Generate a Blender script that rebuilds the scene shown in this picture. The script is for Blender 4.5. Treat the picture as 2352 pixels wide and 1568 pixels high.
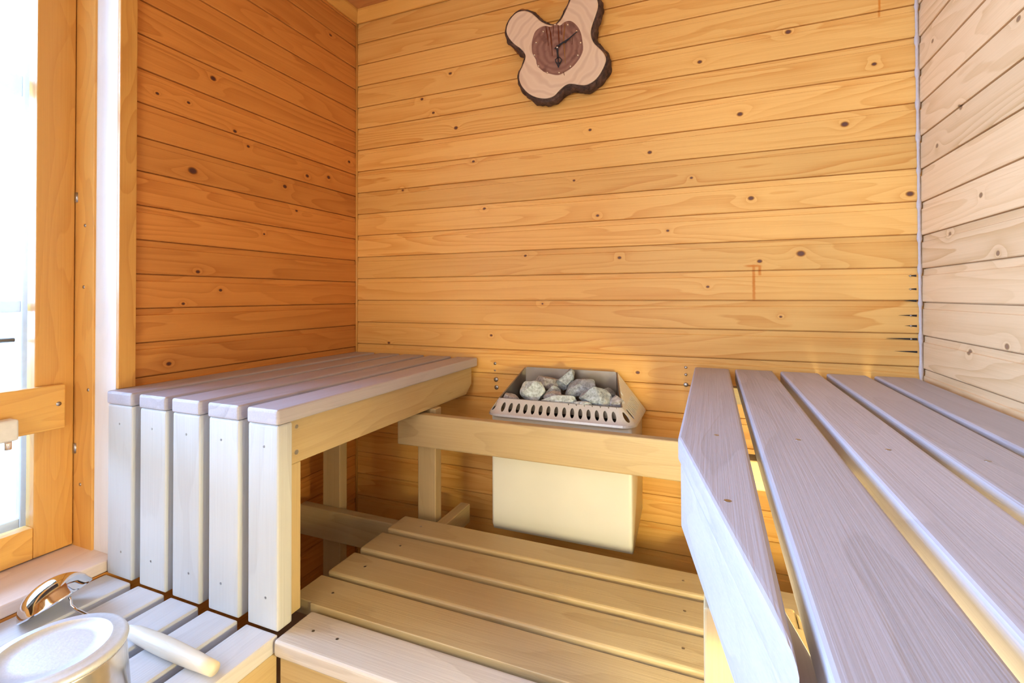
import bpy, bmesh, math, random
from mathutils import Vector, Matrix, noise
S = bpy.context.scene
for o in list(bpy.data.objects): bpy.data.objects.remove(o)

# ------------------------------------------------------------------ camera
CZ = 1.19
FPX, YAW, PITCH, ROLL, CY, CX = 1117.36, 0.38973, 0.01208, -0.00327, 666.47, 1.51275
cam = bpy.data.cameras.new('camera'); camo = bpy.data.objects.new('camera', cam)
S.collection.objects.link(camo); S.camera = camo
cam.sensor_fit = 'HORIZONTAL'; cam.sensor_width = 36.0
cam.lens = FPX / 2352 * 36.0
cam.shift_x = 0.0; cam.shift_y = (CY - 784.0) / 2352
cam.clip_start = 0.02; cam.clip_end = 50
F = Vector((-math.sin(YAW) * math.cos(PITCH), math.cos(YAW) * math.cos(PITCH), math.sin(PITCH)))
R = Vector((math.cos(YAW), math.sin(YAW), 0)); U = R.cross(F)
R2 = R * math.cos(ROLL) + U * math.sin(ROLL); U2 = -R * math.sin(ROLL) + U * math.cos(ROLL)
m = Matrix((R2, U2, -F)).transposed().to_4x4(); m.translation = Vector((CX, -1.8, CZ))
camo.matrix_world = m

# ------------------------------------------------------------------ world, light, exposure
W = bpy.data.worlds.new('sky'); S.world = W; W.use_nodes = True
bg = W.node_tree.nodes['Background']; bg.inputs[0].default_value = (0.64, 0.86, 1.0, 1); bg.inputs[1].default_value = 2.9

def area(name, loc, target, sx, sy, power, col):
    l = bpy.data.lights.new(name, 'AREA'); l.shape = 'RECTANGLE'; l.size = sx; l.size_y = sy
    l.energy = power; l.color = col
    o = bpy.data.objects.new(name, l); S.collection.objects.link(o)
    o.location = loc; o.rotation_euler = (Vector(target) - Vector(loc)).to_track_quat('-Z', 'Y').to_euler()
    return o
# daylight through the window, plus an added warm fill outside the unseen front opening
area('window_daylight', (-1.05, -1.80, 1.72), (0.6, -1.0, 0.85), 1.9, 1.5, 425, (0.41, 0.63, 1.0))
area('front_warm_fill', (1.0, -3.1, 1.45), (1.0, 0, 1.1), 1.0, 1.8, 22, (1.0, 0.68, 0.42))
S.view_settings.view_transform = 'Standard'; S.view_settings.look = 'None'
S.view_settings.exposure = 0.04; S.view_settings.gamma = 1.0; S.view_settings.use_curve_mapping = False

# ------------------------------------------------------------------ helpers
def world_loc(o):
    v = Vector((0, 0, 0))
    while o: v += o.location; o = o.parent
    return v

def obj(name, bm, mats, parent=None, smooth=False, base=None):
    """Link a bmesh built in world coordinates as ONE object."""
    me = bpy.data.meshes.new(name)
    off = world_loc(parent) if parent else Vector((0, 0, 0))
    bmesh.ops.recalc_face_normals(bm, faces=bm.faces)
    loc = Vector((0, 0, 0))
    if base is not None:
        loc = Vector(base) - off
    bmesh.ops.translate(bm, verts=bm.verts, vec=-(off + loc))
    bm.to_mesh(me); bm.free()
    for mt in (mats if isinstance(mats, (list, tuple)) else [mats]): me.materials.append(mt)
    if smooth:
        for p in me.polygons: p.use_smooth = True
    o = bpy.data.objects.new(name, me); S.collection.objects.link(o)
    o.location = loc
    if parent: o.parent = parent
    return o

def thing(name, label, cat, loc, group=None):
    o = bpy.data.objects.new(name, None); S.collection.objects.link(o); o.location = loc
    o.empty_display_size = .1
    o['label'] = label; o['category'] = cat
    if group: o['group'] = group
    return o

def tag(o, label, cat, group=None):
    o['label'] = label; o['category'] = cat
    if group: o['group'] = group
    return o

def struct(name, bm, mats, parent=None, smooth=False):
    o = obj(name, bm, mats, parent, smooth)
    if not parent: o['kind'] = 'structure'
    return o

def bevel_all(bm, geom_edges, r, seg=3):
    if r > 0:
        bmesh.ops.bevel(bm, geom=geom_edges, offset=r, segments=seg, profile=0.6, affect='EDGES', clamp_overlap=True)

def board_bm(x0, x1, y0, y1, z0, z1, r=.006, seg=3, bm=None):
    b = bmesh.new()
    bmesh.ops.create_cube(b, size=1)
    bmesh.ops.scale(b, vec=(x1 - x0, y1 - y0, z1 - z0), verts=b.verts)
    bmesh.ops.translate(b, vec=((x0 + x1) / 2, (y0 + y1) / 2, (z0 + z1) / 2), verts=b.verts)
    bevel_all(b, list(b.edges), r, seg)
    return join(bm, b)

def poly_bm(pts, z0, z1, r=.006, seg=3, bm=None, axis='z'):
    """prism from a 2D polygon; axis z: pts=(x,y); axis x: pts=(y,z) extruded x z0..z1; axis y: pts=(x,z)."""
    b = bmesh.new()
    def P(p, h):
        return {'z': (p[0], p[1], h), 'x': (h, p[0], p[1]), 'y': (p[0], h, p[1])}[axis]
    lo = [b.verts.new(P(p, z0)) for p in pts]; hi = [b.verts.new(P(p, z1)) for p in pts]
    b.faces.new(lo[::-1]); b.faces.new(hi)
    n = len(pts)
    for i in range(n): b.faces.new((lo[i], lo[(i + 1) % n], hi[(i + 1) % n], hi[i]))
    bmesh.ops.recalc_face_normals(b, faces=b.faces)
    bevel_all(b, list(b.edges), r, seg)
    return join(bm, b)

def join(bm, b, mi=None):
    if mi is not None:
        for f in b.faces: f.material_index = mi
    if bm is None: return b
    me = bpy.data.meshes.new('tmp'); b.to_mesh(me); b.free(); bm.from_mesh(me); bpy.data.meshes.remove(me)
    return bm

def tube_bm(path, rad, n=12, bm=None, cap=True, mi=None):
    b = bmesh.new(); rings = []
    path = [Vector(p) for p in path]
    if not isinstance(rad, (list, tuple)): rad = [rad] * len(path)
    for i, p in enumerate(path):
        t = (path[min(i + 1, len(path) - 1)] - path[max(i - 1, 0)]).normalized()
        up = Vector((0, 0, 1)) if abs(t.z) < .9 else Vector((0, 1, 0))
        a = t.cross(up).normalized(); c = t.cross(a)
        rings.append([b.verts.new(p + (a * math.cos(k * 2 * math.pi / n) + c * math.sin(k * 2 * math.pi / n)) * rad[i]) for k in range(n)])
    for i in range(len(rings) - 1):
        for k in range(n): b.faces.new((rings[i][k], rings[i][(k + 1) % n], rings[i + 1][(k + 1) % n], rings[i + 1][k]))
    if cap: b.faces.new(rings[0][::-1]); b.faces.new(rings[-1])
    return join(bm, b, mi)

def lathe_bm(prof, cen, n=64, mat=None, bm=None, mi=None):
    """prof = [(r, z)], spun about the z axis at cen, mat optional rotation."""
    b = bmesh.new(); rings = []
    for r, z in prof:
        if r < 1e-6: rings.append([b.verts.new((0, 0, z))])
        else: rings.append([b.verts.new((r * math.cos(2 * math.pi * k / n), r * math.sin(2 * math.pi * k / n), z)) for k in range(n)])
    for i in range(len(rings) - 1):
        a, c = rings[i], rings[i + 1]
        for k in range(n):
            k2 = (k + 1) % n
            if len(a) == 1 and len(c) == 1: continue
            if len(a) == 1: b.faces.new((a[0], c[k], c[k2]))
            elif len(c) == 1: b.faces.new((a[k], c[0], a[k2]))
            else: b.faces.new((a[k], a[k2], c[k2], c[k]))
    M = Matrix.Translation(Vector(cen)) @ (mat.to_4x4() if mat else Matrix.Identity(4))
    bmesh.ops.transform(b, matrix=M, verts=b.verts)
    return join(bm, b, mi)

# ------------------------------------------------------------------ materials
def newmat(name):
    m = bpy.data.materials.new(name); m.use_nodes = True
    nt = m.node_tree; p = nt.nodes['Principled BSDF']
    return m, nt, p

def simple(name, col, rough=.5, metal=0., bump=0., scale=60, emit=None, es=0):
    m, nt, p = newmat(name)
    p.inputs['Base Color'].default_value = (*col, 1); p.inputs['Roughness'].default_value = rough; p.inputs['Metallic'].default_value = metal
    tc = nt.nodes.new('ShaderNodeTexCoord'); n = nt.nodes.new('ShaderNodeTexNoise'); n.inputs['Scale'].default_value = scale
    nt.links.new(tc.outputs['Object'], n.inputs['Vector'])
    mx = nt.nodes.new('ShaderNodeMixRGB'); mx.blend_type = 'MULTIPLY'; mx.inputs[0].default_value = .18
    mx.inputs[1].default_value = (*col, 1); nt.links.new(n.outputs['Fac'], mx.inputs[2]); nt.links.new(mx.outputs[0], p.inputs['Base Color'])
    if bump:
        b = nt.nodes.new('ShaderNodeBump'); b.inputs['Strength'].default_value = bump; b.inputs['Distance'].default_value = .002
        nt.links.new(n.outputs['Fac'], b.inputs['Height']); nt.links.new(b.outputs[0], p.inputs['Normal'])
    if emit: p.inputs['Emission Color'].default_value = (*emit, 1); p.inputs['Emission Strength'].default_value = es
    return m

class NB:
    """tiny node builder"""
    def __init__(s, nt): s.nt = nt
    def link(s, a, b): s.nt.links.new(a, b)
    def set(s, inp, v):
        if hasattr(v, 'node'): s.link(v, inp)
        else: inp.default_value = v
    def math(s, op, a, b=0., c=0.):
        n = s.nt.nodes.new('ShaderNodeMath'); n.operation = op
        for i, v in enumerate((a, b, c)):
            s.set(n.inputs[i], v)
        return n.outputs[0]
    def comb(s, x, y, z):
        n = s.nt.nodes.new('ShaderNodeCombineXYZ')
        for i, v in enumerate((x, y, z)): s.set(n.inputs[i], v)
        return n.outputs[0]
    def noise(s, vec, scale, detail=2., rough=.5, dist=0.):
        n = s.nt.nodes.new('ShaderNodeTexNoise'); s.link(vec, n.inputs['Vector'])
        n.inputs['Scale'].default_value = scale; n.inputs['Detail'].default_value = detail; n.inputs['Roughness'].default_value = rough
        n.inputs['Distortion'].default_value = dist
        return n.outputs['Fac']
    def ramp(s, fac, stops):
        n = s.nt.nodes.new('ShaderNodeValToRGB'); s.link(fac, n.inputs[0])
        e = n.color_ramp.elements
        while len(e) < len(stops): e.new(.5)
        for i, (p, c) in enumerate(stops): e[i].position = p; e[i].color = (*c, 1) if len(c) == 3 else c
        return n.outputs[0]
    def mix(s, fac, a, b, mode='MIX'):
        n = s.nt.nodes.new('ShaderNodeMixRGB'); n.blend_type = mode
        s.set(n.inputs[0], fac); s.set(n.inputs[1], a if hasattr(a, 'node') else (*a, 1)); s.set(n.inputs[2], b if hasattr(b, 'node') else (*b, 1))
        return n.outputs[0]

def wood(name, along, light, dark, knotc=(.12, .05, .03), rough=.45, plank=None, knots=(), grain=1., fine=.5, spec=.4, rnd=True, kfreq=1.0, tone=.25, stains=(), knotauto=.0, ringw=12., bump=.25):
    """board grain running along axis `along` (0,1,2). plank=(axis, z0, pitch): wall panelling, a new board every pitch.
    knots = (a, z, r) on the wall face in (along, z)."""
    m, nt, p = newmat(name); B = NB(nt)
    tc = nt.nodes.new('ShaderNodeTexCoord'); sep = nt.nodes.new('ShaderNodeSeparateXYZ')
    B.link(tc.outputs['Object'], sep.inputs[0]); ax = [sep.outputs[i] for i in range(3)]
    A = ax[along]; others = [i for i in range(3) if i != along]
    if plank:
        z0, pitch = plank
        k = B.math('FLOOR', B.math('DIVIDE', B.math('SUBTRACT', ax[2], z0), pitch))
        wn = nt.nodes.new('ShaderNodeTexWhiteNoise'); wn.noise_dimensions = '1D'; B.link(k, wn.inputs['W'])
        rv = wn.outputs['Value']
    else:
        oi = nt.nodes.new('ShaderNodeObjectInfo'); rv = oi.outputs['Random']
    off = B.math('MULTIPLY', rv, 37.0)
    b1, b2 = ax[others[0]], ax[others[1]]
    # warped board-section coordinate
    wv = B.comb(B.math('MULTIPLY', A, 1.6 * kfreq), B.math('MULTIPLY_ADD', b1, 6.0, off), B.math('MULTIPLY_ADD', b2, 9.0, off))
    n1 = B.noise(wv, 1.0, 1.5, .45)
    wv2 = B.comb(B.math('MULTIPLY', A, 5.0), B.math('MULTIPLY_ADD', b1, 25.0, off), B.math('MULTIPLY_ADD', b2, 25.0, off))
    n2 = B.noise(wv2, 1.0, 2.0, .5)
    h = B.math('ADD', B.math('MULTIPLY', n1, ringw), B.math('MULTIPLY', n2, .55))
    kd = None
    if knots:
        for (a, z, r) in knots:
            r = r * .62
            v = B.comb(B.math('MULTIPLY', B.math('SUBTRACT', A, a), .75 / r), 0, B.math('MULTIPLY', B.math('SUBTRACT', ax[2], z), 1 / r))
            ln = nt.nodes.new('ShaderNodeVectorMath'); ln.operation = 'LENGTH'; B.link(v, ln.inputs[0])
            kd = ln.outputs['Value'] if kd is None else B.math('MINIMUM', kd, ln.outputs['Value'])
        # bend the rings around the knots
        h = B.math('ADD', h, B.math('MULTIPLY', B.math('POWER', 2.718, B.math('MULTIPLY', kd, -.45)), 2.2))
    ring = B.math('FRACT', h)
    rr = B.ramp(ring, [(0, (1, 1, 1)), (.45, (.75, .75, .75)), (.86, (.18, .18, .18)), (.95, (.0, .0, .0)), (1, (1, 1, 1))])
    fv = B.comb(B.math('MULTIPLY', A, 4.0), B.math('MULTIPLY_ADD', b1, 260., off), B.math('MULTIPLY_ADD', b2, 260., off))
    fn = B.noise(fv, 1.0, 2., .6)
    # ring contrast varies from board to board and place to place
    cv = B.comb(B.math('MULTIPLY', A, .8), B.math('MULTIPLY_ADD', b1, 3.0, off), B.math('MULTIPLY_ADD', b2, 8.0, off))
    cn = B.ramp(B.noise(cv, 1.0, 2.), [(.35, (.25, .25, .25)), (.65, (1, 1, 1))])
    g = B.math('MULTIPLY', B.math('SUBTRACT', 1.0, rr), B.math('MULTIPLY', cn, grain))
    g = B.math('ADD', g, B.math('MULTIPLY', B.math('SUBTRACT', fn, .5), fine))
    gc = nt.nodes.new('ShaderNodeClamp'); B.link(g, gc.inputs[0])
    col = B.mix(gc.outputs[0], light, dark)
    # per board tone
    tv = B.math('ADD', 1.0 - tone / 2, B.math('MULTIPLY', rv, tone))
    hs = nt.nodes.new('ShaderNodeHueSaturation'); B.link(tv, hs.inputs['Value']); B.link(col, hs.inputs['Color'])
    col = hs.outputs[0]
    big = B.noise(B.comb(B.math('MULTIPLY', A, 1.2), B.math('MULTIPLY_ADD', b1, 3., off), B.math('MULTIPLY_ADD', b2, 5., off)), 1.0, 3.)
    col = B.mix(B.math('MULTIPLY', big, .30), col, dark)
    if kd is not None:
        kc = B.ramp(B.math('MULTIPLY', kd, .5), [(0, knotc), (.28, knotc), (.45, tuple(min(1, c * .6) for c in dark)), (.55, dark)])
        km = B.ramp(B.math('MULTIPLY', kd, .5), [(0, (1, 1, 1)), (.42, (1, 1, 1)), (.62, (0, 0, 0))])
        col = B.mix(km, col, kc)
    for (a0, a1, z0s, z1s, c, wdt) in stains:   # resin runs: soft edged vertical streaks
        da = B.math('ABSOLUTE', B.math('SUBTRACT', A, B.math('ADD', (a0 + a1) / 2, B.math('MULTIPLY', B.math('SUBTRACT', fn, .5), wdt * .6))))
        ma = B.ramp(B.math('DIVIDE', da, wdt), [(0, (1, 1, 1)), (.5, (.8, .8, .8)), (1, (0, 0, 0))])
        dz = B.math('ABSOLUTE', B.math('SUBTRACT', ax[2], (z0s + z1s) / 2))
        mz = B.ramp(B.math('DIVIDE', dz, (z1s - z0s) / 2), [(0, (1, 1, 1)), (.85, (.8, .8, .8)), (1, (0, 0, 0))])
        col = B.mix(B.mix(1.0, ma, mz, 'MULTIPLY'), col, c)
    B.link(col, p.inputs['Base Color'])
    p.inputs['Roughness'].default_value = rough; p.inputs['Specular IOR Level'].default_value = spec
    bp = nt.nodes.new('ShaderNodeBump'); bp.inputs['Strength'].default_value = bump; bp.inputs['Distance'].default_value = .0015
    B.link(B.math('ADD', fn, B.math('MULTIPLY', rr, .3)), bp.inputs['Height']); B.link(bp.outputs[0], p.inputs['Normal'])
    return m

PP = .0987
ZB, ZL, ZR = 1.174, 1.159, 1.169
PINE_L, PINE_D = (.85, .51, .155), (.62, .255, .042)
KB = [(1.66,1.303,.010),(1.779,1.324,.016),(1.636,1.514,.012),(1.902,1.725,.014),(1.605,1.8,.012),(2.065,1.493,.013),(1.31,1.705,.010),(1.263,.913,.010),(.681,1.031,.008),(.179,.984,.009),
      (.493,2.136,.010),(1.093,1.815,.008),(.35,2.05,.010),(.41,1.98,.009),(.65,1.55,.009),(.25,1.66,.008),(.83,1.35,.008),(1.12,1.49,.008),(1.45,1.60,.007),(1.72,1.12,.006),(1.03,1.63,.007),
      (.52,1.90,.012),(1.20,1.33,.009),(1.48,2.00,.010),(1.75,2.05,.012),(.9,1.16,.006),(1.37,1.42,.007),(1.50,1.22,.007),(.33,.60,.010),(.20,.66,.012),(1.40,2.25,.010),(.60,1.75,.009),(1.98,1.9,.009),(1.62,.30,.010)]
KL = [(-.699,1.91,.013),(-.766,1.589,.019),(-.296,1.68,.011),(-.177,1.701,.012),(-.407,1.614,.012),(-.748,1.271,.009),(-.67,1.213,.008),(-.794,1.17,.007),(-.873,1.793,.007),(-.166,2.32,.010),
      (-.567,1.723,.008),(-.836,.99,.010),(-.78,1.80,.007),(-.62,1.76,.009),(-.35,1.53,.008),(-.5,1.42,.006),(-.05,1.80,.010),(-.6,.62,.010),(-.1,.55,.010)]
KR = [(-.12,1.60,.010),(-.25,1.66,.011),(-.18,1.35,.009),(-.35,1.42,.010),(-.42,1.28,.010),(-.28,1.05,.012),(-.45,1.08,.011),(-.1,1.9,.009),(-.5,1.75,.010),(-.6,1.5,.01)]
resin = (.62, .20, .015)
M_back = wood('pine_panelling_back', 0, PINE_L, PINE_D, plank=(ZB, PP), knots=KB, knotc=(.13, .055, .04), grain=.75, fine=.6, tone=.20, kfreq=.5,
              stains=[(1.642, 1.642, 1.17, 1.295, resin, .006), (1.642, 1.642, 1.284, 1.292, resin, .03), (1.66, 1.66, 1.255, 1.29, resin, .006),
                      (1.995, 1.995, 2.04, 2.13, resin, .004)])
M_left = wood('pine_panelling_left', 1, (.68, .29, .065), (.42, .13, .018), plank=(ZL, PP), knots=KL, knotc=(.08, .025, .02), grain=.65, fine=.5, tone=.18, kfreq=.5)  # same pine made darker and redder: this wall's shade is put into it
M_right = wood('pine_panelling_right', 1, (.77, .52, .29), (.54, .31, .13), plank=(ZR, PP), knots=KR, knotc=(.25, .14, .08), grain=.8, fine=.6, tone=.15, kfreq=.55)
M_front = wood('pine_panelling_front', 0, PINE_L, PINE_D, plank=(ZB, PP), grain=.5)
M_ceil = wood('pine_panelling_ceiling', 0, (.62, .30, .10), (.38, .14, .04), grain=.5)
PA = dict(rough=.4, grain=.45, fine=.35)
M_pinex = wood('pine_trim_x', 0, (.78, .44, .11), (.50, .20, .03), **PA)
M_piney = wood('pine_trim_y', 1, (.78, .44, .11), (.50, .20, .03), **PA)
M_pinez = wood('pine_trim_z', 2, (.74, .40, .10), (.48, .18, .028), **PA)
GL, GD = (.46, .435, .475), (.25, .235, .255)
GA = dict(rough=.46, grain=.45, fine=.65, spec=.5, kfreq=.8, ringw=7, tone=.16, bump=.3)
M_grx = wood('grey_board_x', 0, GL, GD, **GA)
M_gry = wood('grey_board_y', 1, GL, GD, **GA)
M_grx_lit = wood('daylit_front_board', 0, (.56, .50, .44), (.36, .30, .25), **GA)  # grey board lightened: daylight on the near board is put into its colour
M_grz = wood('grey_board_z', 2, (.53, .55, .56), (.37, .37, .38), **GA)
M_paley = wood('pale_board_y', 1, (.62, .61, .63), (.42, .41, .42), **GA)
M_warmx = wood('lamplit_board_x', 0, (.51, .39, .215), (.31, .21, .095), **GA)  # grey boards tinted tan: warm lamplight is put into the colour, all three axes
M_warmy = wood('lamplit_board_y', 1, (.51, .39, .215), (.31, .21, .095), **GA)
M_warmz = wood('lamplit_board_z', 2, (.51, .39, .215), (.31, .21, .095), **GA)
M_jamb_lit = wood('daylit_jamb', 2, (.86, .85, .84), (.66, .62, .60), rough=.6, grain=.2, fine=.3)  # bare wood whitened: raking daylight is put into the colour
M_floor = simple('floor_tile', (.42, .38, .34), .5, 0, .2, 12)
M_white = simple('white_paint', (.80, .82, .84), .4)
M_caulk = simple('corner_sealant', (.56, .48, .45), .6, 0, .8, 120)
M_steel = simple('brushed_steel', (.72, .77, .84), .36, .35, .1, 200)
M_steel2 = simple('worn_steel', (.34, .31, .28), .38, .75, .2, 40)
M_pail = simple('pail_steel', (.74, .74, .76), .2, .9, .05, 80)
M_chrome = simple('polished_steel', (.78, .78, .80), .07, 1.0)
M_nail = simple('nail_steel', (.45, .44, .44), .35, 1.0)
M_dark = simple('dark_crevice', (.02, .016, .015), .8)
M_cream = simple('cream_enamel', (.78, .78, .74), .32, 0, 0, 5)
M_cream.node_tree.nodes['Principled BSDF'].inputs['Coat Weight'].default_value = .2
M_handlew = wood('pale_handle_wood', 0, (.80, .74, .62), (.66, .56, .42), grain=.25, fine=.2, rough=.4)
M_creamp = simple('cream_plastic', (.80, .74, .62), .4)
M_brass = simple('brass', (.92, .76, .60), .2, .7)
M_blackm = simple('dark_blue_metal', (.035, .045, .065), .35, .6)
M_lampg = simple('frosted_lamp_glass', (.95, .9, .8), .4, 0, 0, 5, (1.0, .86, .36), 45)

def glass(name):
    m, nt, p = newmat(name); p.inputs['Base Color'].default_value = (1, 1, 1, 1); p.inputs['Roughness'].default_value = 0
    p.inputs['IOR'].default_value = 1.45
    g = nt.nodes.new('ShaderNodeBsdfGlossy'); g.inputs['Roughness'].default_value = .02
    t = nt.nodes.new('ShaderNodeBsdfTransparent'); t.inputs[0].default_value = (.97, .985, 1, 1)
    fr = nt.nodes.new('ShaderNodeFresnel'); mx = nt.nodes.new('ShaderNodeMixShader')
    nt.links.new(fr.outputs[0], mx.inputs[0]); nt.links.new(t.outputs[0], mx.inputs[1]); nt.links.new(g.outputs[0], mx.inputs[2])
    nt.links.new(mx.outputs[0], nt.nodes['Material Output'].inputs[0])
    return m
M_glass = glass('window_glass')

def stone_mat(name, base, dark, tint):
    m, nt, p = newmat(name); B = NB(nt)
    tc = nt.nodes.new('ShaderNodeTexCoord')
    n = B.noise(tc.outputs['Object'], 90, 6, .7); n2 = B.noise(tc.outputs['Object'], 22, 4, .6)
    vo = nt.nodes.new('ShaderNodeTexVoronoi'); vo.inputs['Scale'].default_value = 260; B.link(tc.outputs['Object'], vo.inputs['Vector'])
    c = B.ramp(n, [(.30, dark), (.46, base), (.66, tuple(min(1, x * 1.7) for x in base))])
    c = B.mix(B.ramp(n2, [(.55, (0, 0, 0)), (.70, (.75, .75, .75))]), c, tint)
    sp = B.ramp(vo.outputs['Distance'], [(0, (.8, .8, .8)), (.16, (0, 0, 0))])
    c = B.mix(B.math('MULTIPLY', sp, .6), c, (.62, .64, .66))
    B.link(c, p.inputs['Base Color']); p.inputs['Roughness'].default_value = .6
    b = nt.nodes.new('ShaderNodeBump'); b.inputs['Strength'].default_value = .9; b.inputs['Distance'].default_value = .004
    B.link(n, b.inputs['Height']); B.link(b.outputs[0], p.inputs['Normal'])
    return m
M_st = [stone_mat('grey_stone', (.30, .35, .40), (.10, .115, .13), (.36, .30, .22)),
        stone_mat('rust_stone', (.32, .31, .33), (.11, .10, .10), (.34, .18, .11)),
        stone_mat('pale_stone', (.40, .46, .50), (.16, .18, .20), (.44, .38, .28))]

# ------------------------------------------------------------------ room
RW, RC = 2.089, 2.498
YF = -2.62
WT = .12
def plank_profile(zstart, zend, zref):
    """(depth into wall, z) polyline from bottom to top with a grooved lip at every seam"""
    pr = [(0, zstart)]
    k = math.ceil((zstart - zref) / PP)
    while zref + k * PP < zend:
        z = zref + k * PP
        for d, zz in ((.0012, z - .0215), (.0045, z - .0195), (.0045, z - .0025), (.011, z - .0015), (.011, z + .0002), (.0015, z + .0008), (0, z + .003)):
            if zstart < zz < zend: pr.append((d, zz))
        k += 1
    pr.append((0, zend))
    return pr
def plank_wall(kind, s0, s1, z0, z1, zref, bm=None, pos=0.):
    b = bmesh.new(); pr = plank_profile(z0, z1, zref)
    def P(s, d, z):
        if kind == 'back': return (s, d, z)
        if kind == 'front': return (s, YF - d, z)
        if kind == 'left': return (-d, s, z)
        return (RW + d, s, z)
    a = [b.verts.new(P(s0, d, z)) for d, z in pr]; c = [b.verts.new(P(s1, d, z)) for d, z in pr]
    A = [b.verts.new(P(s0, WT, z)) for z in (z0, z1)]; C = [b.verts.new(P(s1, WT, z)) for z in (z0, z1)]
    for i in range(len(pr) - 1): b.faces.new((a[i], a[i + 1], c[i + 1], c[i]))
    b.faces.new((A[0], C[0], C[1], A[1]))
    b.faces.new(a[::-1] + [A[0], A[1]]); b.faces.new(c + [C[1], C[0]])
    b.faces.new((a[0], c[0], C[0], A[0])); b.faces.new((a[-1], A[1], C[1], c[-1]))
    return join(bm, b)

wb = struct('wall_back', plank_wall('back', -WT, RW + WT, 0, 2.6, ZB), M_back)
YO0, YO1, ZO0, ZO1 = -.97, -2.36, .452, 2.25       # window opening in the left wall
bm = plank_wall('left', YO0, 0, 0, 2.6, ZL)
bm = plank_wall('left', YF, YO1, 0, 2.6, ZL, bm)
bm = plank_wall('left', YO1, YO0, 0, ZO0, ZL, bm)
bm = plank_wall('left', YO1, YO0, ZO1, 2.6, ZL, bm)
struct('wall_left', bm, M_left)
struct('wall_right', plank_wall('right', YF, 0, 0, 2.6, ZR), M_right)
bm = plank_wall('front', -WT, .5, 0, 2.6, ZB)
bm = plank_wall('front', 1.5, RW + WT, 0, 2.6, ZB, bm)
bm = plank_wall('front', .5, 1.5, 2.2, 2.6, ZB, bm)
bm = plank_wall('front', .5, 1.5, 0, .4, ZB, bm)
struct('wall_front', bm, M_front)
struct('floor', board_bm(-WT, RW + WT, YF - WT, WT, -.1, 0, 0), M_floor)
struct('ceiling', board_bm(-WT, RW + WT, YF - WT, WT, RC, RC + .1, 0), M_ceil)
# cove moulding under the ceiling
def mould(axis, s0, s1, flip):
    if axis == 'x': pts = [(0, RC - .049), (-.008, RC - .049), (-.034, RC - .012), (-.034, RC), (0, RC)]; return poly_bm(pts, s0, s1, .002, 2, axis='x')
    if not flip: pts = [(0, RC - .049), (.008, RC - .049), (.034, RC - .012), (.034, RC), (0, RC)]
    else: pts = [(RW, RC - .049), (RW - .008, RC - .049), (RW - .034, RC - .012), (RW - .034, RC), (RW, RC)]
    return poly_bm(pts, s0, s1, .002, 2, axis='y')
struct('trim_1', mould('x', 0, RW, 0), M_pinex)
struct('trim_2', mould('y', YF, 0, 0), M_piney)
struct('trim_3', mould('y', YF, 0, 1), M_piney)
# right corner: knobbly bead of sealant; left corner: slim bead
random.seed(4)
path, rads = [], []
z = 0.0
while z < RC:
    path.append((RW - .004, -.004, z)); kk = ((z - ZR) / PP) % 1
    rads.append(.0038 + (.0025 if kk > .85 or kk < .06 else 0) + random.uniform(0, .0008)); z += .012
struct('trim_4', tube_bm(path, rads, 10), M_caulk, smooth=True)
struct('trim_5', tube_bm([(.002, -.002, 0), (.002, -.002, RC - .05)], .005, 8), M_pinez, smooth=True)
# cover strip on the edge of the window opening
struct('trim_6', board_bm(0, .012, -.977, -.934, .94, RC - .049, .002), M_pinez)
# lining of the window opening
struct('trim_7', board_bm(-.098, .0, -.977, -.97, .484, ZO1, .001), M_jamb_lit)

# old screws in the back wall beside the heater
for (u, z, r) in ((.698,.918,.006),(.698,.89,.004),(.702,.853,.0095),(.704,.822,.0095),(1.427,.940,.005),(1.427,.915,.005),(1.427,.880,.008)):
    rot = Matrix.Rotation(math.radians(90), 3, 'X')
    obj('screw_head', lathe_bm([(0, .0025), (r * .4, .0028), (r * .9, .0018), (r, 0), (r, -.004), (0, -.004)], (u, 0, z), 16, rot), M_nail, wb, True)
# nails in dark splits at the right end of the back wall
for i, (zz, ln) in enumerate(((1.247, .02), (1.207, .02), (1.172, .03), (1.128, .045), (1.097, .03), (1.058, .075), (1.02, .055))):
    x1 = RW - .012
    obj('split', poly_bm([(x1, zz - .003), (x1, zz + .003), (x1 - ln * .5, zz + .002), (x1 - ln, zz + .0006), (x1 - ln * .5, zz - .001)], -.0008, .004, 0, axis='y'), M_dark, wb)
    if i != 2 and i != 6:
        rot = Matrix.Rotation(math.radians(90), 3, 'X')
        obj('nail_head', lathe_bm([(0, .0035), (.002, .003), (.003, .001), (.003, -.002), (0, -.002)], (RW - .026, 0, zz), 12, rot), M_nail, wb, True)

# ------------------------------------------------------------------ window in the left wall
win = bpy.data.objects.new('window_1', None); S.collection.objects.link(win); win.location = (-.18, -1.5, .484); win['kind'] = 'structure'
# casing of the opening
bm = board_bm(-.26, -.095, -.983, -.97, .46, ZO1, .002)
bm = board_bm(-.26, -.095, YO1, YO1 + .013, .46, ZO1, .002, 3, bm)
bm = board_bm(-.26, 0, YO1 + .013, -.983, ZO1 - .013, ZO1, .002, 3, bm)
obj('casing', bm, M_pinez, win)
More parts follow.
